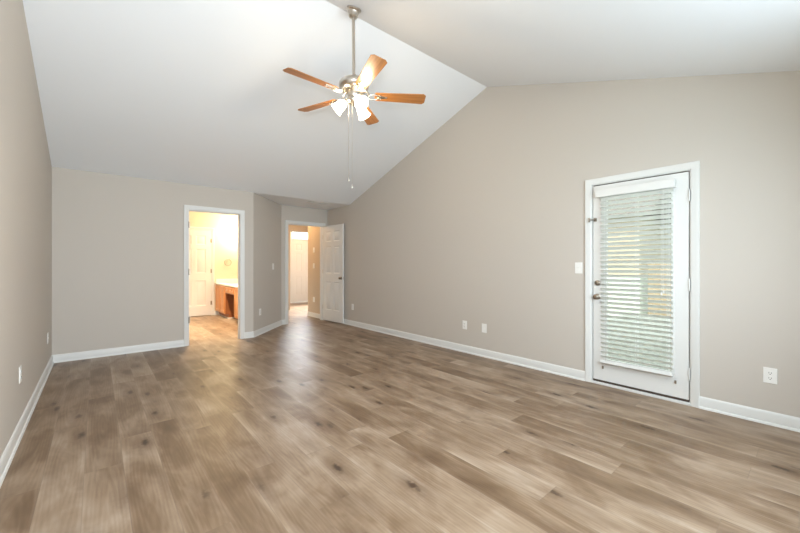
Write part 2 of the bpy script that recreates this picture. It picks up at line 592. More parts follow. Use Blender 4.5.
CW = 0.057
baseboard('baseboard_left', [(XL, YF + 0.03), (XL, YB), (BX0 - CW, YB)], 'white baseboard along the left wall and back wall to the bathroom doorway')
baseboard('baseboard_angled', [(BX1 + CW, YB), (CX, YB), (AX, AY), (HX0 - CW, AY)], 'white baseboard along the short angled wall')
baseboard('baseboard_right', [(XR, AY), (XR, DY1 + CW)], 'white baseboard along the right wall beyond the patio door')
baseboard('baseboard_front', [(XR, DY0 - CW), (XR, YF), (XL, YF)], 'white baseboard along the right wall nearest the camera')
baseboard('baseboard_hall', [(HR, 7.97), (HR, AY + T)], 'baseboard at the foot of the amber lit hall wall')
baseboard('baseboard_bathroom', [(2.18, BYF), (2.29, BYF)])
baseboard('baseboard_foyer', [(3.98, 10.9), (FX0 - CW, 10.9)])

# ---------------------------------------------------------------- door building blocks (local: x along opening, -y out of the wall, z up)
CP = [(0, 0), (0, -0.010), (0.006, -0.013), (0.030, -0.014), (0.042, -0.018), (0.054, -0.018), (0.057, -0.015), (0.057, 0)]


def casing(w, h, parent, y=0.0, flip=1, name='casing'):
    mb = MB()
    path = [lambda u: (-u, 0.0), lambda u: (-u, h + u), lambda u: (w + u, h + u), lambda u: (w + u, 0.0)]
    rings = [[mb.bm.verts.new((f(u)[0], y + flip * v, f(u)[1])) for u, v in CP] for f in path]
    k = len(CP)
    for A, B in zip(rings, rings[1:]):
        for i in range(k):
            j = (i + 1) % k
            mb.bm.faces.new((A[i], A[j], B[j], B[i]))
    mb.bm.faces.new(rings[0]); mb.bm.faces.new(rings[-1])
    return mb.build(name, M['trim'], parent, angle=30)


def jamb(w, h, depth, parent, stop=0.05):
    mb = MB(); j = 0.012
    mb.box((0, 0.0, 0), (j, depth, h)); mb.box((w - j, 0, 0), (w, depth, h)); mb.box((j, 0, h - j), (w - j, depth, h))
    if stop:
        s0, s1 = stop, stop + 0.03
        mb.box((j, s0, 0), (j + 0.01, s1, h - j)); mb.box((w - j - 0.01, s0, 0), (w - j, s1, h - j))
        mb.box((j + 0.01, s0, h - j - 0.01), (w - j - 0.01, s1, h - j))
    return mb.build('jamb', M['trim'], parent, smooth=False)


def six_panel(w, h, t, z0=0.012):
    """six panel leaf, x 0..w, y 0..t, z z0..z0+h, panels sunk and raised on both faces"""
    mb = MB()
    st, mu = 0.115 * w / 0.76, 0.10 * w / 0.76
    pw = (w - 2 * st - mu) / 2
    xs = [0, st, st + pw, st + pw + mu, w - st, w]
    zs = [0, 0.235, 0.835, 1.015, 1.585, 1.690, 1.905, h]
    zs = [z * h / 2.03 if i < 7 else h for i, z in enumerate(zs)]
    for side in (0, 1):
        Y = lambda d: d if side == 0 else t - d
        for i in range(5):
            for j in range(7):
                x0, x1, a, b = xs[i], xs[i + 1], zs[j] + z0, zs[j + 1] + z0
                if i in (1, 3) and j in (1, 3, 5):
                    prev = None
                    for ins, d in ((0, 0), (0.010, 0.007), (0.022, 0.008), (0.042, 0.002)):
                        r = [(x0 + ins, Y(d), a + ins), (x1 - ins, Y(d), a + ins), (x1 - ins, Y(d), b - ins), (x0 + ins, Y(d), b - ins)]
                        if prev:
                            for k in range(4):
                                mb.quad(prev[k], prev[(k + 1) % 4], r[(k + 1) % 4], r[k])
                        prev = r
                    mb.quad(*prev)
                else:
                    mb.quad((x0, Y(0), a), (x1, Y(0), a), (x1, Y(0), b), (x0, Y(0), b))
    z1 = z0 + h
    mb.quad((0, 0, z0), (0, t, z0), (0, t, z1), (0, 0, z1)); mb.quad((w, 0, z0), (w, t, z0), (w, t, z1), (w, 0, z1))
    mb.quad((0, 0, z0), (w, 0, z0), (w, t, z0), (0, t, z0)); mb.quad((0, 0, z1), (w, 0, z1), (w, t, z1), (0, t, z1))
    bmesh.ops.remove_doubles(mb.bm, verts=mb.bm.verts, dist=0.0003)
    return mb


def knob(parent, x, z, y, out, name='knob', length=0.055):
    """round door knob with rosette; out = -1 projects towards -y"""
    q = Matrix.Translation((x, y, z)) @ Matrix.Rotation(R(90) if out < 0 else R(-90), 4, 'X')
    k = length / 0.055
    mb = MB()
    mb.lathe([(0.031, 0), (0.031, 0.004 * k), (0.024, 0.009 * k), (0.012, 0.012 * k), (0.011, 0.026 * k), (0.020, 0.031 * k),
              (0.026, 0.038 * k), (0.027, 0.046 * k), (0.022, 0.053 * k), (0.010, 0.0555 * k), (0, 0.056 * k)], 24, q)
    o = mb.build(name, M['darknickel'], parent, angle=50)
    return o


def hinge(parent, x, z, y, h=0.09, r=0.0065):
    mb = MB()
    mb.cyl((x, y, z - h / 2), (x, y, z + h / 2), r, 12)
    mb.cyl((x, y, z + h / 2), (x, y, z + h / 2 + 0.006), r * 0.7, 12)
    mb.box((x - 0.016, y + 0.003, z - h / 2), (x + 0.016, y + 0.006, z + h / 2))
    return mb


# --- door_1: bathroom doorway
d = struct(empty('door_1', (BX0, YB, 0)), 'white cased bathroom doorway standing open, bright vanity light inside', 'doorway')
w = BX1 - BX0
casing(w, BZ, d); casing(w, BZ, d, y=T, flip=-1, name='casing')
jamb(w, BZ, T, d)
for z in (1.826, 1.111, 0.382):
    hinge(d, 0.008, z, -0.004).build('hinge', M['darknickel'], d)
mb = six_panel(w - 0.03, 2.03, 0.035)
lf = mb.build('door_leaf', M['door'], d, angle=20)
lf.location = (0.016, T + 0.01, 0); lf.rotation_euler = (0, 0, R(97))

# --- door_2: hall doorway with its open six panel leaf
d = struct(empty('door_2', (HX0, AY, 0)), 'white six panel door standing open against the right wall', 'door')
w = HX1 - HX0
casing(w, HZ, d); casing(w, HZ, d, y=T, flip=-1)
jamb(w, HZ, T, d)
LW2 = 0.742
lf = six_panel(LW2, 2.054, 0.034, 0.013).build('door_leaf', M['door'], d, angle=20)
lf.location = (3.796 - HX0, -0.012, 0)
lf.rotation_euler = (0, 0, math.atan2(-0.996, 0.078))
knob(lf, LW2 - 0.056, 0.945, 0.0, -1, 'door_knob'); knob(lf, LW2 - 0.056, 0.945, 0.034, 1, 'door_knob', 0.024)
mb = MB(); mb.box((LW2 - 0.0005, 0.007, 0.915), (LW2 + 0.0012, 0.027, 0.975)); mb.build('latch_plate', M['nickel'], lf)
for z in (1.83, 1.08, 0.30):
    hinge(d, 3.802 - HX0, z, -0.020).build('hinge', M['nickel'], d)

# --- door_4: closed door on the bathroom's far wall
d = struct(empty('door_4', (1.352, BYF, 0)), 'cream six panel door on the bathroom far wall, left of the vanity', 'door')
w = 0.772
casing(w, 2.06, d)
mb = MB(); mb.box((0, -0.003, 0), (0.012, 0, 2.06)); mb.box((w - 0.012, -0.003, 0), (w, 0, 2.06)); mb.box((0.012, -0.003, 2.048), (w - 0.012, 0, 2.06))
mb.build('jamb', M['trim'], d, smooth=False)
lf = six_panel(w - 0.03, 2.03, 0.012, 0.012).build('door_leaf', M['door'], d, angle=20)
lf.location = (0.015, -0.014, 0)
knob(d, 0.075, 0.90, -0.014, -1, 'door_knob')
for z in (1.80, 1.07, 0.30):
    hinge(d, w - 0.012, z, -0.022, r=0.008).build('hinge', M['darknickel'], d)

# --- door_5: entry door at the far end of the foyer, with a transom above
d = struct(empty('door_5', (FX0, 10.9, 0)), 'beige door with bright transom glass at the far end of the hall', 'door')
w = FX1 - FX0
casing(w, 2.34, d)
mb = MB(); mb.box((0, 0, 2.025), (w, T, 2.06)); mb.box((0, 0.02, 0), (0.015, T, 2.34)); mb.box((w - 0.015, 0.02, 0), (w, T, 2.34)); mb.build('jamb', M['trim'], d, smooth=False)
lf = six_panel(w - 0.036, 2.01, 0.04, 0.012).build('door_leaf', M['door'], d, angle=20); lf.location = (0.018, 0.03, 0)
mb = MB(); mb.box((0.015, 0.06, 2.06), (w - 0.015, 0.066, 2.34)); mb.build('transom_glass', M['glass'], d, smooth=False)
knob(d, w - 0.09, 0.92, 0.03, -1, 'door_knob')

# --- door_3: glazed patio door in the right wall
d = struct(empty('door_3', (XR, DY1, 0), R(-90)), 'white patio door with a full glass light, on the right wall', 'door')
w = DY1 - DY0
casing(w, DZ, d)
mb = MB(); mb.box((0, 0.0, 0), (0.010, T, DZ)); mb.box((w - 0.010, 0, 0), (w, T, DZ)); mb.box((0.010, 0, DZ - 0.008), (w - 0.010, T, DZ))
mb.build('jamb', M['trim'], d, smooth=False)
mb = MB(); mb.box((0.0, -0.020, 0.0), (w, T, 0.022)); mb.build('sill', M['trim'], d, bevel=0.004)
mb = MB(); mb.box((0.016, 0.006, 0.0225), (w - 0.016, 0.040, 0.042)); mb.build('door_sweep', M['sweep_gap_shade'], d, smooth=False)
x0, x1, z0, z1 = 0.018, w - 0.018, 0.044, DZ - 0.019
mb = MB(); mb.box((0.0105, 0.028, 0.045), (0.0175, 0.04, DZ - 0.010)); mb.box((w - 0.0175, 0.028, 0.045), (w - 0.0105, 0.04, DZ - 0.010)); mb.box((0.018, 0.020, DZ - 0.0185), (w - 0.018, 0.04, DZ - 0.0085))
mb.build('gap_shade_strip', M['sweep_gap_shade'], d, smooth=False)  # dark strips put the shadow lines of the leaf gap into colour
gx0, gx1, gz0, gz1 = 0.145, w - 0.135, 0.26, 1.905
mb = MB()
fr = lambda u, v, h: (u, h, v)
mb.prism([(x0, z0), (gx0, z0), (gx0, z1), (x0, z1)], fr, 0.004, 0.044)
mb.prism([(gx1, z0), (x1, z0), (x1, z1), (gx1, z1)], fr, 0.004, 0.044)
mb.prism([(gx0, z0), (gx1, z0), (gx1, gz0), (gx0, gz0)], fr, 0.004, 0.044)
mb.prism([(gx0, gz1), (gx1, gz1), (gx1, z1), (gx0, z1)], fr, 0.004, 0.044)
lf = mb.build('door_leaf', M['door'], d, smooth=False)
mb = MB()
for a, b, c, e in ((gx0 - 0.018, gz0 - 0.018, gx0 + 0.008, gz1 + 0.018), (gx1 - 0.008, gz0 - 0.018, gx1 + 0.018, gz1 + 0.018),
                   (gx0 + 0.008, gz0 - 0.018, gx1 - 0.008, gz0 + 0.008), (gx0 + 0.008, gz1 - 0.008, gx1 - 0.008, gz1 + 0.018)):
    mb.box((a, 0.0005, b), (c, 0.006, e))
mb.build('glazing_bead', M['door'], lf, bevel=0.003)
mb = MB(); mb.box((gx0, 0.018, gz0), (gx1, 0.024, gz1)); mb.build('glass_pane', M['glass'], lf, smooth=False)
knob(lf, DY1 - 1.473, 0.893, 0.004, -1, 'door_knob')
q = Matrix.Translation((DY1 - 1.470, 0.004, 1.034)) @ Matrix.Rotation(R(90), 4, 'X')
mb = MB(); mb.lathe([(0.029, 0), (0.029, 0.006), (0.023, 0.013), (0.010, 0.014), (0, 0.014)], 24, q)
mb.box((DY1 - 1.470 - 0.005, -0.026, 1.034 - 0.016), (DY1 - 1.470 + 0.005, -0.010, 1.034 + 0.016))
mb.build('deadbolt', M['darknickel'], lf, angle=50)
mb = MB()
mb.box((-0.022, -0.026, 1.662), (-0.004, -0.014, 1.706)); mb.cyl((-0.013, -0.030, 1.664), (-0.013, -0.030, 1.704), 0.007, 12)
mb.cyl((-0.013, -0.032, 1.684), (0.050, -0.026, 1.684), 0.0045, 10)
mb.build('swing_latch', M['darknickel'], d)
mb = MB(); mb.box((0.026, -0.006, 1.666), (0.052, 0.004, 1.702)); mb.sphere((0.039, -0.012, 1.684), 0.011); mb.build('latch_keeper', M['darknickel'], lf)
for z in (1.823, 1.046, 0.269):
    hinge(d, w - 0.012, z, -0.003, 0.10, 0.007).build('hinge', M['trim'], d)

# --- windows (behind the camera, and the foyer's)


def window(name, loc, rz, w, h, label=None):
    r = struct(empty(name, loc, rz))
    f = MB()
    for a, b in (((0, 0.03, 0), (0.05, 0.09, h)), ((w - 0.05, 0.03, 0), (w, 0.09, h)), ((0.05, 0.03, 0), (w - 0.05, 0.09, 0.05)),
                 ((0.05, 0.03, h - 0.05), (w - 0.05, 0.09, h)), ((0.05, 0.04, h / 2 - 0.025), (w - 0.05, 0.08, h / 2 + 0.025)),
                 ((w / 2 - 0.025, 0.04, 0.05), (w / 2 + 0.025, 0.08, h - 0.05))):
        f.box(a, b)
    f.build('window_frame', M['trim'], r, smooth=False)
    g = MB(); g.box((0.05, 0.058, 0.05), (w - 0.05, 0.062, h - 0.05)); g.build('window_pane', M['glass'], r, smooth=False)
    return r


window('window_1', (FW1[1], YF, FWZ[0]), R(180), FW1[1] - FW1[0], FWZ[1] - FWZ[0])
window('window_2', (FW2[1], YF, FWZ[0]), R(180), FW2[1] - FW2[0], FWZ[1] - FWZ[0])
window('window_3', (7.0, 10.2, 0.85), R(-90), 1.5, 1.5)

# ---------------------------------------------------------------- blind on the patio door (same local frame as door_3)
bl = tag(empty('window_blind', (XR, DY1, 0), R(-90)), 'white horizontal slat blind with half open slats mounted on the patio door', 'blind')
L = lambda y: DY1 - y
mb = MB(); mb.box((L(1.472), -0.062, 1.902), (L(0.816), -0.050, 1.980)); mb.box((L(1.472), -0.050, 1.902), (L(1.462), -0.006, 1.980))
mb.box((L(0.826), -0.050, 1.902), (L(0.816), -0.006, 1.980))
mb.build('valance', M['valance'], bl, bevel=0.003)
mb = MB(); mb.box((L(1.430), -0.048, 1.925), (L(0.834), -0.006, 1.972)); mb.build('head_rail', M['valance'], bl, bevel=0.002)
sx0, sx1 = L(1.428), L(0.836)
slat0 = None
zc0, pitch, tilt = 1.878, 0.0452, R(36)
for i in range(36):
    if slat0 is None:
        mb = MB(); n = 6
        pa = []
        for k in range(n + 1):
            u = (k / n - 0.5) * 0.049
            pa.append((u, 0.0022 * (1 - (2 * k / n - 1) ** 2)))
        up = [(u, v + 0.0024) for u, v in pa]
        ring = pa + up[::-1]
        mb.prism(ring, lambda u, v, h: (h, u, v), 0, sx1 - sx0)
        slat0 = mb.build('slat', M['blind'], bl, angle=60); s = slat0
    else:
        s = slat0.copy(); COL.objects.link(s); s.parent = bl
    s.location = (sx0, -0.031, zc0 - i * pitch)
    s.rotation_euler = (-tilt, 0, 0)
mb = MB(); mb.box((sx0, -0.056, 0.228), (sx1, -0.008, 0.256), Matrix.Rotation(-R(20), 3, 'X')); mb.build('bottom_rail', M['valance'], bl, bevel=0.004)
for y in (1.385, 1.112, 0.872):
    mb = MB()
    for yy in (-0.0585, -0.0045):
        mb.cyl((L(y), yy, 0.25), (L(y), yy, 1.93), 0.0013, 6)
    mb.cyl((L(y) + 0.012, -0.031, 0.25), (L(y) + 0.012, -0.031, 1.93), 0.0012, 6)
    mb.build('ladder_cord', M['cord'], bl)
mb = MB(); mb.cyl((L(0.895), -0.068, 1.0), (L(0.895), -0.066, 1.905), 0.0014, 6); mb.cyl((L(0.910), -0.068, 0.98), (L(0.905), -0.066, 1.905), 0.0014, 6)
mb.lathe([(0.002, 0.030), (0.005, 0.024), (0.0065, 0.0), (0, 0)], 12, Matrix.Translation((L(0.895), -0.068, 0.965)))
mb.lathe([(0.002, 0.030), (0.005, 0.024), (0.0065, 0.0), (0, 0)], 12, Matrix.Translation((L(0.910), -0.068, 0.948)))
mb.build('pull_cord', M['valance'], bl)
for y, z in ((1.420, 0.178), (0.823, 0.178)):
    mb = MB(); mb.box((L(y) - 0.007, -0.004, z - 0.014), (L(y) + 0.007, 0.0035, z + 0.014)); mb.cyl((L(y), -0.016, z), (L(y), -0.003, z), 0.004, 10)
    mb.build('hold_down_clip', M['darknickel'], bl)

# ---------------------------------------------------------------- ceiling fan
FXc, FYc = 1.763, 2.708
FZ = ZRIDGE - (YRIDGE - FYc) * SL
fan = tag(empty('ceiling_fan', (FXc, FYc, FZ)), 'five blade wooden ceiling fan with three lit glass shades hanging from the ridge', 'ceiling fan')
Z = lambda z: z - FZ
tiltm = Matrix.Rotation(math.atan(SL), 4, 'X')
mb = MB()
mb.lathe([(0.066, 0.0), (0.067, -0.012), (0.060, -0.018), (0.050, -0.022), (0.044, -0.052), (0.046, -0.056), (0.036, -0.074), (0.022, -0.080), (0.014, -0.080)][::-1], 32, tiltm)
mb.build('canopy', M['nickel'], fan, angle=50)
mb = MB(); mb.cyl((0, 0.006, Z(2.90)), (0, 0.012, -0.06), 0.0142, 20); mb.build('downrod', M['nickel'], fan)
mb = MB()
mb.lathe([(0.0, Z(2.930)), (0.020, Z(2.930)), (0.024, Z(2.922)), (0.024, Z(2.896)), (0.060, Z(2.888)), (0.108, Z(2.874)), (0.132, Z(2.852)),
          (0.136, Z(2.830)), (0.132, Z(2.812)), (0.118, Z(2.800)), (0.110, Z(2.790)), (0.075, Z(2.784)), (0.0, Z(2.784))], 40)
mb.build('motor_housing', M['nickel'], fan, angle=50)
mb = MB()
mb.lathe([(0.0, Z(2.784)), (0.050, Z(2.784)), (0.056, Z(2.775)), (0.056, Z(2.735)), (0.050, Z(2.725)), (0.062, Z(2.716)), (0.064, Z(2.690)),
          (0.050, Z(2.672)), (0.020, Z(2.664)), (0.010, Z(2.650)), (0.0, Z(2.648))], 32)
mb.build('switch_housing', M['nickel'], fan, angle=50)
zb = Z(2.742)
blade0 = iron0 = None
PH0 = 182.0
for i in range(5):
    rz = R(PH0 + 72 * i)
    if blade0 is None:
        mb = MB()
        r0, r1, w0, w1, c = 0.185, 0.648, 0.052, 0.068, 0.022
        pts = [(r0, -w0 + 0.012), (r0 + 0.012, -w0), (r1 - c, -w1), (r1, -w1 + c), (r1, w1 - c), (r1 - c, w1), (r0 + 0.012, w0), (r0, w0 - 0.012)]
        mb.prism(pts, f_xy, -0.003, 0.003)
        for v in mb.bm.verts:
            v.co = Matrix.Rotation(R(-12), 3, 'X') @ v.co
        blade0 = mb.build('fan_blade', M['blade'], fan, bevel=0.0015)
        mb = MB()
        # bracket: arm from the flywheel, an oval loop, a plate screwed under the blade
        rt = Matrix.Rotation(R(-12), 3, 'X')
        mb.tube([(0.085, 0, 0.050), (0.105, 0, 0.046), (0.122, 0, 0.030), (0.130, 0, 0.012)], 0.010, 10)
        loop = []
        for k in range(24):
            a = 2 * PI * k / 24
            loop.append(rt @ Vector((0.172 + 0.046 * math.cos(a), 0.033 * math.sin(a), -0.007)))
        mb.tube(loop, 0.0065, 8, closed=True)
        pl = [(0.205, -0.020), (0.232, -0.034), (0.250, -0.016), (0.292, -0.010), (0.300, 0), (0.292, 0.010), (0.250, 0.016), (0.232, 0.034), (0.205, 0.020)]
        n0 = len(mb.bm.verts)
        mb.prism(pl, f_xy, -0.0085, -0.0035)
        mb.bm.verts.ensure_lookup_table()
        for v in mb.bm.verts[n0:]:
            v.co = rt @ v.co
        for px, py in ((0.236, -0.020), (0.236, 0.020), (0.285, 0)):
            p = rt @ Vector((px, py, -0.009)); mb.sphere(p, 0.005, 8)
        iron0 = mb.build('blade_iron', M['nickel'], fan, angle=50)
        b, ir = blade0, iron0
    else:
        b = blade0.copy(); COL.objects.link(b); b.parent = fan
        ir = iron0.copy(); COL.objects.link(ir); ir.parent = fan
    b.location = (0, 0, zb); b.rotation_euler = (0, 0, rz)
    ir.location = (0, 0, zb); ir.rotation_euler = (0, 0, rz)
arm0 = None
SAX = R(50)                       # shades point outward and down
for i, ang in enumerate((139.6, 259.6, 19.6)):
    if arm0 is None:
        mb = MB()
        mb.tube([(0.048, 0, 0), (0.060, 0, 0.004), (0.070, 0, 0.000), (0.074, 0, -0.010)], 0.008, 10)
        q = Matrix.Translation((0.066, 0, -0.008)) @ Matrix.Rotation(PI - SAX, 4, 'Y')
        mb.lathe([(0.0, -0.012), (0.016, -0.012), (0.022, 0.0), (0.024, 0.016), (0.020, 0.018), (0.0, 0.018)], 20, q)
        arm = mb.build('lamp_arm', M['nickel'], fan, angle=50)
        mb = MB()
        out = [(0.021, 0.012), (0.030, 0.022), (0.041, 0.045), (0.046, 0.072), (0.050, 0.098), (0.058, 0.122), (0.063, 0.130)]
        inn = [(r - 0.003, z) for r, z in out][::-1]
        mb.lathe(out + inn, 32, q, cap=False)
        sh = mb.build('lamp_shade', M['shade'], arm, angle=60)
        mb = MB()
        mb.lathe([(0.0, 0.018), (0.010, 0.018), (0.012, 0.035), (0.021, 0.055), (0.024, 0.072), (0.018, 0.090), (0.0, 0.097)], 20, q)
        bu = mb.build('light_bulb', M['bulb'], arm, angle=60)
        bu.visible_shadow = True
        arm0 = arm
    else:
        arm = copy_tree(arm0); arm.parent = fan
    arm.location = (0, 0, Z(2.703)); arm.rotation_euler = (0, 0, R(ang))
    dx = Vector((0.066 + 0.11 * math.sin(SAX), 0, -0.008 - 0.11 * math.cos(SAX)))
    pw_ = Matrix.Rotation(R(ang), 3, 'Z') @ dx + Vector((FXc, FYc, 2.703))
    light('fan_bulb_light', 'POINT', pw_, 8.8, WARM, shadow_soft_size=0.035)
for (px, py, zt_, zb_) in ((-0.040, -0.032, 2.69, 1.93), (-0.064, -0.012, 2.69, 1.99)):
    mb = MB(); mb.cyl((px, py, Z(zb_)), (px, py, Z(zt_)), 0.0016, 6)
    mb.lathe([(0.0, 0.0), (0.005, 0.004), (0.007, 0.014), (0.004, 0.030), (0.002, 0.036), (0.0, 0.036)], 12, Matrix.Translation((px, py, Z(zb_ - 0.036))))
    mb.build('pull_chain', M['nickel'], fan)

# ---------------------------------------------------------------- outlets, switches, vent
def cover_plate(name, w=0.076, h=0.118):
    mb = MB(); mb.box((-w / 2, -0.006, -h / 2), (w / 2, 0, h / 2))
    return mb.build(name, M['plate'], None, bevel=0.0025)


def outlet(pos, rz, label):
    o = cover_plate('wall_outlet'); o.location = pos; o.rotation_euler = (0, 0, rz)
    for dz in (-0.0195, 0.0195):
        mb = MB(); mb.lathe([(0.0, 0.0), (0.0165, 0.0), (0.0165, 0.0022), (0.0, 0.0022)], 20, Matrix.Translation((0, -0.006, dz)) @ Matrix.Rotation(R(90), 4, 'X'))
        s = mb.build('socket', M['plate'], o)
        mb = MB()
        mb.box((-0.0078, -0.0092, dz - 0.003), (-0.0052, -0.0078, dz + 0.008)); mb.box((0.0052, -0.0092, dz - 0.003), (0.0078, -0.0078, dz + 0.007))
        mb.cyl((0, -0.0092, dz - 0.009), (0, -0.0078, dz - 0.009), 0.003, 8)
        mb.build('slot', M['slot'], s)
    return tag(o, label, 'wall outlet', 'wall outlets around the room')


def switch(pos, rz, label, n=1):
    o = cover_plate('light_switch', 0.076 + 0.046 * (n - 1)); o.location = pos; o.rotation_euler = (0, 0, rz)
    for k in range(n):
        x = (k - (n - 1) / 2) * 0.046
        mb = MB(); mb.box((x - 0.0055, -0.016, -0.004), (x + 0.0055, -0.005, 0.012), Matrix.Rotation(R(-18), 3, 'X'))
        s = mb.build('toggle', M['plate'], o, bevel=0.001)
    for z in (-0.03, 0.03):
        mb = MB(); mb.cyl((0, -0.0072, z), (0, -0.0055, z), 0.003, 8)
        mb.build('screw', M['plate'], o)
    return tag(o, label, 'light switch', 'light switches')


ANG = math.atan2(0.732, 0.681)
outlet((XL, 3.752, 0.425), R(90), 'white outlet low on the left wall, the one nearer the camera')
outlet((XL, 5.673, 0.389), R(90), 'white outlet low on the left wall, close to the back corner')
outlet((2.1867, 6.3618, 0.392), ANG, 'white outlet low on the short angled wall, below its light switch')
outlet((XR, 6.063, 0.375), R(-90), 'white outlet low on the right wall, just right of the open door')
outlet((XR, 3.203, 0.381), R(-90), 'white outlet mid right wall, left one of the close pair')
outlet((XR, 0.238, 0.374), R(-90), 'white outlet on the right wall, right of the patio door')
o = cover_plate('cable_plate'); o.location = (XR, 2.874, 0.379); o.rotation_euler = (0, 0, R(-90))
mb = MB(); mb.cyl((0, -0.012, 0), (0, -0.005, 0), 0.005, 12); mb.build('coaxial_jack', M['plate'], o)
tag(o, 'plain white plate mid right wall, right one of the close pair', 'wall plate')
switch((2.5757, 6.7799, 1.189), ANG, 'white light switch on the short angled wall between the doorways')
switch((XR, 1.658, 1.186), R(-90), 'white light switch on the right wall beside the patio door knob')
switch((HR, 7.66, 1.568), R(-90), 'upper light switch on the amber hall wall through the doorway')
switch((HR, 7.66, 1.198), R(-90), 'lower light switch on the amber hall wall through the doorway')
outlet((HR, 7.66, 0.409), R(-90), 'outlet low on the amber hall wall seen through the doorway')

v = tag(empty('ceiling_vent', (3.30, 6.36, ZP)), 'white slotted air vent in the low alcove ceiling above the open door', 'vent')
mb = MB()
for a, b in (((-0.19, -0.10, -0.008), (0.19, -0.08, 0)), ((-0.19, 0.08, -0.008), (0.19, 0.10, 0)), ((-0.19, -0.08, -0.008), (-0.17, 0.08, 0)), ((0.17, -0.08, -0.008), (0.19, 0.08, 0))):
    mb.box(a, b)
mb.build('vent_frame', M['trim'], v, smooth=False)
mb = MB()
for k in range(9):
    y = -0.07 + k * 0.0175
    mb.box((-0.17, y - 0.007, -0.006), (0.17, y + 0.007, -0.0045), Matrix.Rotation(R(30), 3, 'X'))
mb.build('louvre', M['trim'], v, smooth=False)

# ---------------------------------------------------------------- bathroom vanity
VX, VT, VW = 2.22, 0.745, AX - 0.004     # front face, cabinet height, wall


def cab_door(parent, y0, y1, z0, z1, name='cabinet_door'):
    mb = MB()
    s = 0.05
    fn = lambda u, v, h: (h, u, v)
    for a, b, c, e in ((y0, z0, y0 + s, z1), (y1 - s, z0, y1, z1), (y0 + s, z0, y1 - s, z0 + s), (y0 + s, z1 - s, y1 - s, z1)):
        mb.box((VX - 0.020, a, b), (VX, c, e))
    mb.box((VX - 0.012, y0 + s, z0 + s), (VX, y1 - s, z1 - s))
    if z1 - z0 > 0.3:
        mb.box((VX - 0.018, y0 + s + 0.03, z0 + s + 0.03), (VX - 0.012, y1 - s - 0.03, z1 - s - 0.03))
    o = mb.build(name, M['oak'], parent, bevel=0.003)
    return o


def base_cabinet(y0, y1, label, dy):
    r = tag(empty('vanity_cabinet', (0, 0, 0)), label, 'cabinet', 'bathroom vanity cabinets')
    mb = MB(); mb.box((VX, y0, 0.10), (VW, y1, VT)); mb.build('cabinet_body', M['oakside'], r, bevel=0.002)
    mb = MB(); mb.box((VX + 0.07, y0 + 0.0, 0), (VW, y1, 0.0995)); mb.build('toe_kick', M['oakside'], r, smooth=False)
    mb = MB(); mb.box((VX - 0.0015, y0, 0.10), (VX, y1, VT)); mb.build('face_frame', M['oak'], r, smooth=False)
    for a, b in dy:
        cab_door(r, a, b, 0.125, VT - 0.025)
    return r


base_cabinet(8.70, BYF - 0.003, 'honey oak vanity base cabinet against the bathroom far wall', [(8.73, 9.10), (9.13, 9.50)])
base_cabinet(7.42, 8.00, 'honey oak vanity cabinet at the doorway edge, right of the knee space', [(7.45, 7.97)])
dr = tag(empty('vanity_drawer_unit', (0, 0, 0)), 'oak apron drawer bridging the dark knee space under the counter', 'drawer')
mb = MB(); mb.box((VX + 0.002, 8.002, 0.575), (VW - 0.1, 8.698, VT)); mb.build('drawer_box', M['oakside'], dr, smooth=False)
df = cab_door(dr, 8.03, 8.67, 0.60, VT - 0.02, 'drawer_front')
for y in (8.22, 8.48):
    mb = MB(); mb.sphere((VX - 0.031, y, 0.665), 0.013, 12); mb.cyl((VX - 0.03, y, 0.665), (VX - 0.010, y, 0.665), 0.005, 8)
    mb.build('knob', M['nickel'], df)
mb = MB(); mb.box((2.288, 8.682, 0.0), (VW, 8.6995, 0.022)); mb.box((2.270, 8.682, 0), (2.2895, BYF - 0.03, 0.022))
struct(mb.build('trim_1', M['trim'], smooth=False), 'white shoe trim around the vanity foot', 'trim')
ct = MB(); ct.box((VX - 0.025, 7.40, VT + 0.001), (VW, BYF - 0.003, VT + 0.036))
ct = ct.build('vanity_countertop', M['counter'], None, bevel=0.006)
mb = MB(); mb.box((VW - 0.02, 7.40, VT + 0.0365), (VW, BYF - 0.003, VT + 0.13)); mb.box((VX, BYF - 0.021, VT + 0.0365), (VW - 0.021, BYF - 0.003, VT + 0.13))
mb.build('backsplash', M['counter'], ct, bevel=0.003)
mb = MB(); mb.lathe([(0.19, 0.0005), (0.20, 0.004), (0.19, 0.006), (0.16, 0.004), (0.0, 0.003)], 32, Matrix.Translation((2.50, 9.12, VT + 0.036)) @ Matrix.Diagonal((0.85, 1.1, 1, 1)), cap=False)
mb.build('sink_basin', M['counter'], ct)
tag(ct, 'glossy white vanity countertop on the oak cabinets', 'countertop')
fa = tag(empty('faucet', (2.735, 9.14, VT + 0.0365)), 'small chrome faucet on the white vanity counter', 'faucet')
mb = MB(); mb.box((-0.03, -0.09, 0), (0.03, 0.09, 0.014)); mb.build('base_plate', M['nickel'], fa, bevel=0.004)
mb = MB(); mb.tube([(0, 0, 0.012), (0, 0, 0.12), (-0.015, 0, 0.165), (-0.05, 0, 0.185), (-0.09, 0, 0.175), (-0.11, 0, 0.15)], 0.011, 12); mb.build('spout', M['nickel'], fa)
for s_ in (-0.065, 0.065):
    mb = MB(); mb.lathe([(0.014, 0.012), (0.014, 0.035), (0.020, 0.042), (0.018, 0.060), (0.0, 0.064)], 16, Matrix.Translation((0, s_, 0))); mb.build('handle', M['nickel'], fa)
tr = tag(empty('towel_ring', (2.48, BYF, 1.36)), 'metal towel ring on the lit bathroom wall above the counter', 'towel ring')
mb = MB(); mb.lathe([(0.026, 0), (0.026, 0.006), (0.012, 0.012), (0.010, 0.045), (0.014, 0.050), (0, 0.052)], 20, Matrix.Rotation(R(90), 4, 'X')); mb.build('mount', M['nickel'], tr)
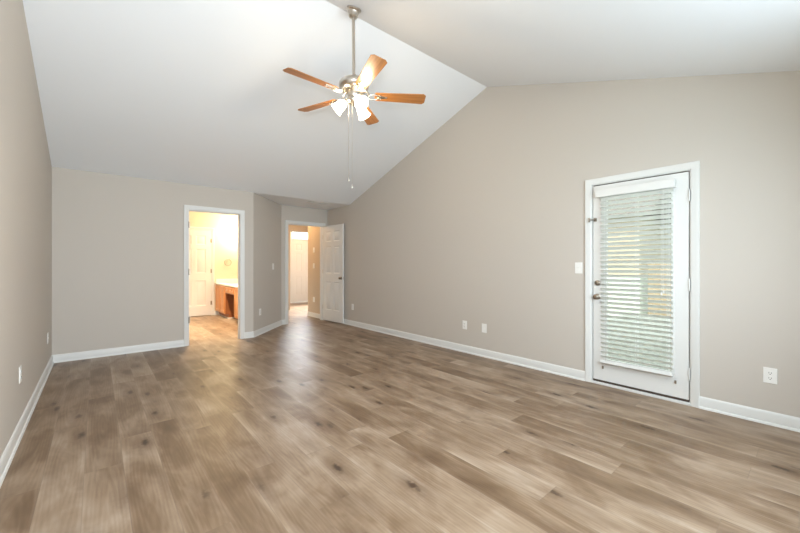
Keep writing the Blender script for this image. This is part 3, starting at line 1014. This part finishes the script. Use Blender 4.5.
mb = MB(); mb.tube([(0.078 * math.sin(2 * PI * k / 32), -0.042 - 0.006 * (1 - math.cos(2 * PI * k / 32)), -0.078 + 0.078 * math.cos(2 * PI * k / 32)) for k in range(32)], 0.006, 8, closed=True)
mb.build('ring', M['darknickel'], tr)
cl = tag(empty('added_downlight', (1.62, 7.8, BCZ)), 'added unseen round downlight in the bathroom ceiling that brightens the floor', 'ceiling light')
mb = MB(); mb.lathe([(0.095, 0.0), (0.095, -0.006), (0.072, -0.010), (0.070, 0.0)], 32); mb.build('trim_ring', M['trim'], cl)
mb = MB(); mb.lathe([(0.069, -0.001), (0.06, -0.006), (0.0, -0.008)], 32, cap=False); mb.build('lens', M['shade'], cl)
light('bathroom_floor_fill', 'SPOT', (1.62, 7.8, BCZ - 0.03), 430, (1.0, 0.79, 0.54), spot_size=R(104), spot_blend=1.0, shadow_soft_size=0.06)  # fixture and spot added to brighten the bathroom floor
vl = tag(empty('vanity_light', (AX, 9.12, 2.10)), 'bar light with glowing globes over the bathroom counter', 'wall light')
mb = MB(); mb.box((-0.035, -0.35, -0.05), (-0.002, 0.35, 0.05)); mb.build('back_bar', M['nickel'], vl, bevel=0.004)
for k in range(3):
    y = -0.24 + k * 0.24
    mb = MB(); mb.sphere((-0.085, y, 0), 0.05, 20); mb.build('globe', M['bulb'], vl)
    light('vanity_bulb_light', 'POINT', (AX - 0.19, 9.12 + y, 2.06), 9, (1.0, 0.80, 0.50), shadow_soft_size=0.05)
hl = tag(empty('hall_ceiling_light', (3.35, 8.15, ZP)), 'flush dome light on the hall ceiling past the open doorway', 'ceiling light')
mb = MB(); mb.lathe([(0.13, -0.003), (0.14, -0.02), (0.135, -0.03), (0.0, -0.03)], 32); mb.build('pan', M['nickel'], hl)
mb = MB(); mb.lathe([(0.13, -0.031), (0.12, -0.06), (0.08, -0.09), (0.0, -0.10)], 32, cap=False); mb.build('dome', M['shade'], hl)

# ---------------------------------------------------------------- outside the patio door
mb = MB(); mb.box((-30, -40, -0.75), (60, 50, -0.65))
struct(mb.build('ground_lawn', M['grass'], smooth=False), 'green lawn beyond the porch', 'lawn')
mb = MB()
for k in range(49):
    mb.box((XR + T + 0.01 + k * 0.14, -1.6, -0.10), (XR + T + 0.142 + k * 0.14, 4.2, -0.06))
struct(mb.build('porch_deck', M['deck'], smooth=False), 'grey board porch deck outside the patio door', 'deck')
mb = MB(); mb.box((XR + T + 0.01, -1.7, 2.52), (7.3, 4.3, 2.66))
struct(mb.build('porch_roof', M['rail'], smooth=False))

nh = tag(empty('neighbor_house', (11.0, 3.1, -0.65)), 'tan sided house in sunlight beyond the porch railing', 'house')
mb = MB(); mb.box((-0.03, -0.03, 0), (7, 9, 1.6)); mb.build('foundation', M['stucco'], nh, smooth=False)
mb = MB(); mb.box((0, 0, 1.601), (7, 9, 3.2))
for k in range(8, 16):
    mb.box((-0.02, -0.02, k * 0.2), (0.0, 9.0, k * 0.2 + 0.19))
mb.build('wall', M['siding'], nh, smooth=False)
mb = MB(); mb.prism([(-0.5, 3.2), (7.5, 3.2), (3.5, 5.4)], f_xz, -0.4, 9.4); mb.build('roof', M['roof'], nh, smooth=False)
fe = tag(empty('wooden_fence', (11.2, -4.0, -0.65)), 'brown wooden fence behind the porch, right of the tan house', 'fence')
mb = MB()
for k in range(48):
    mb.box((0, k * 0.145, 0.05), (0.02, k * 0.145 + 0.135, 1.9))
mb.build('picket_panel', M['fence'], fe, smooth=False)
mb = MB()
for z in (0.4, 1.5):
    mb.box((0.021, 0, z), (0.06, 6.95, z + 0.09))
mb.build('rail', M['fence'], fe, smooth=False)
random.seed(5)


def tree(loc, h, r, label):
    t = tag(empty('leafy_tree', loc), label, 'tree', 'trees behind the fence')
    mb = MB(); mb.lathe([(0.16, 0), (0.11, h * 0.3), (0.07, h * 0.6), (0.0, h * 0.8)], 10); mb.build('trunk', M['bark'], t)
    mb = MB()
    for k in range(1500):
        a = random.uniform(0, 2 * PI); zz = random.uniform(-1, 1); rr = random.uniform(0.35, 1) ** 0.5
        s = math.sqrt(1 - zz * zz)
        c = Vector((rr * r * s * math.cos(a), rr * r * s * math.sin(a), h * 0.62 + rr * zz * h * 0.42))
        q = Matrix.Rotation(random.uniform(0, PI), 3, 'X') @ Matrix.Rotation(random.uniform(0, PI), 3, 'Z')
        sz = random.uniform(0.10, 0.22)
        mb.quad(*[c + q @ Vector(p) * sz for p in ((-1, -0.5, 0), (0, -0.6, 0.1), (1, 0, 0), (0, 0.6, 0.1))])
    mb.build('foliage', M['leaf'], t, smooth=False)


tree((13.6, 0.6, -0.65), 6.5, 1.8, 'dark leafy tree behind the fence, just right of the tan house')
tree((14.0, -4.4, -0.65), 7.5, 2.4, 'dark leafy tree behind the fence, farther right')
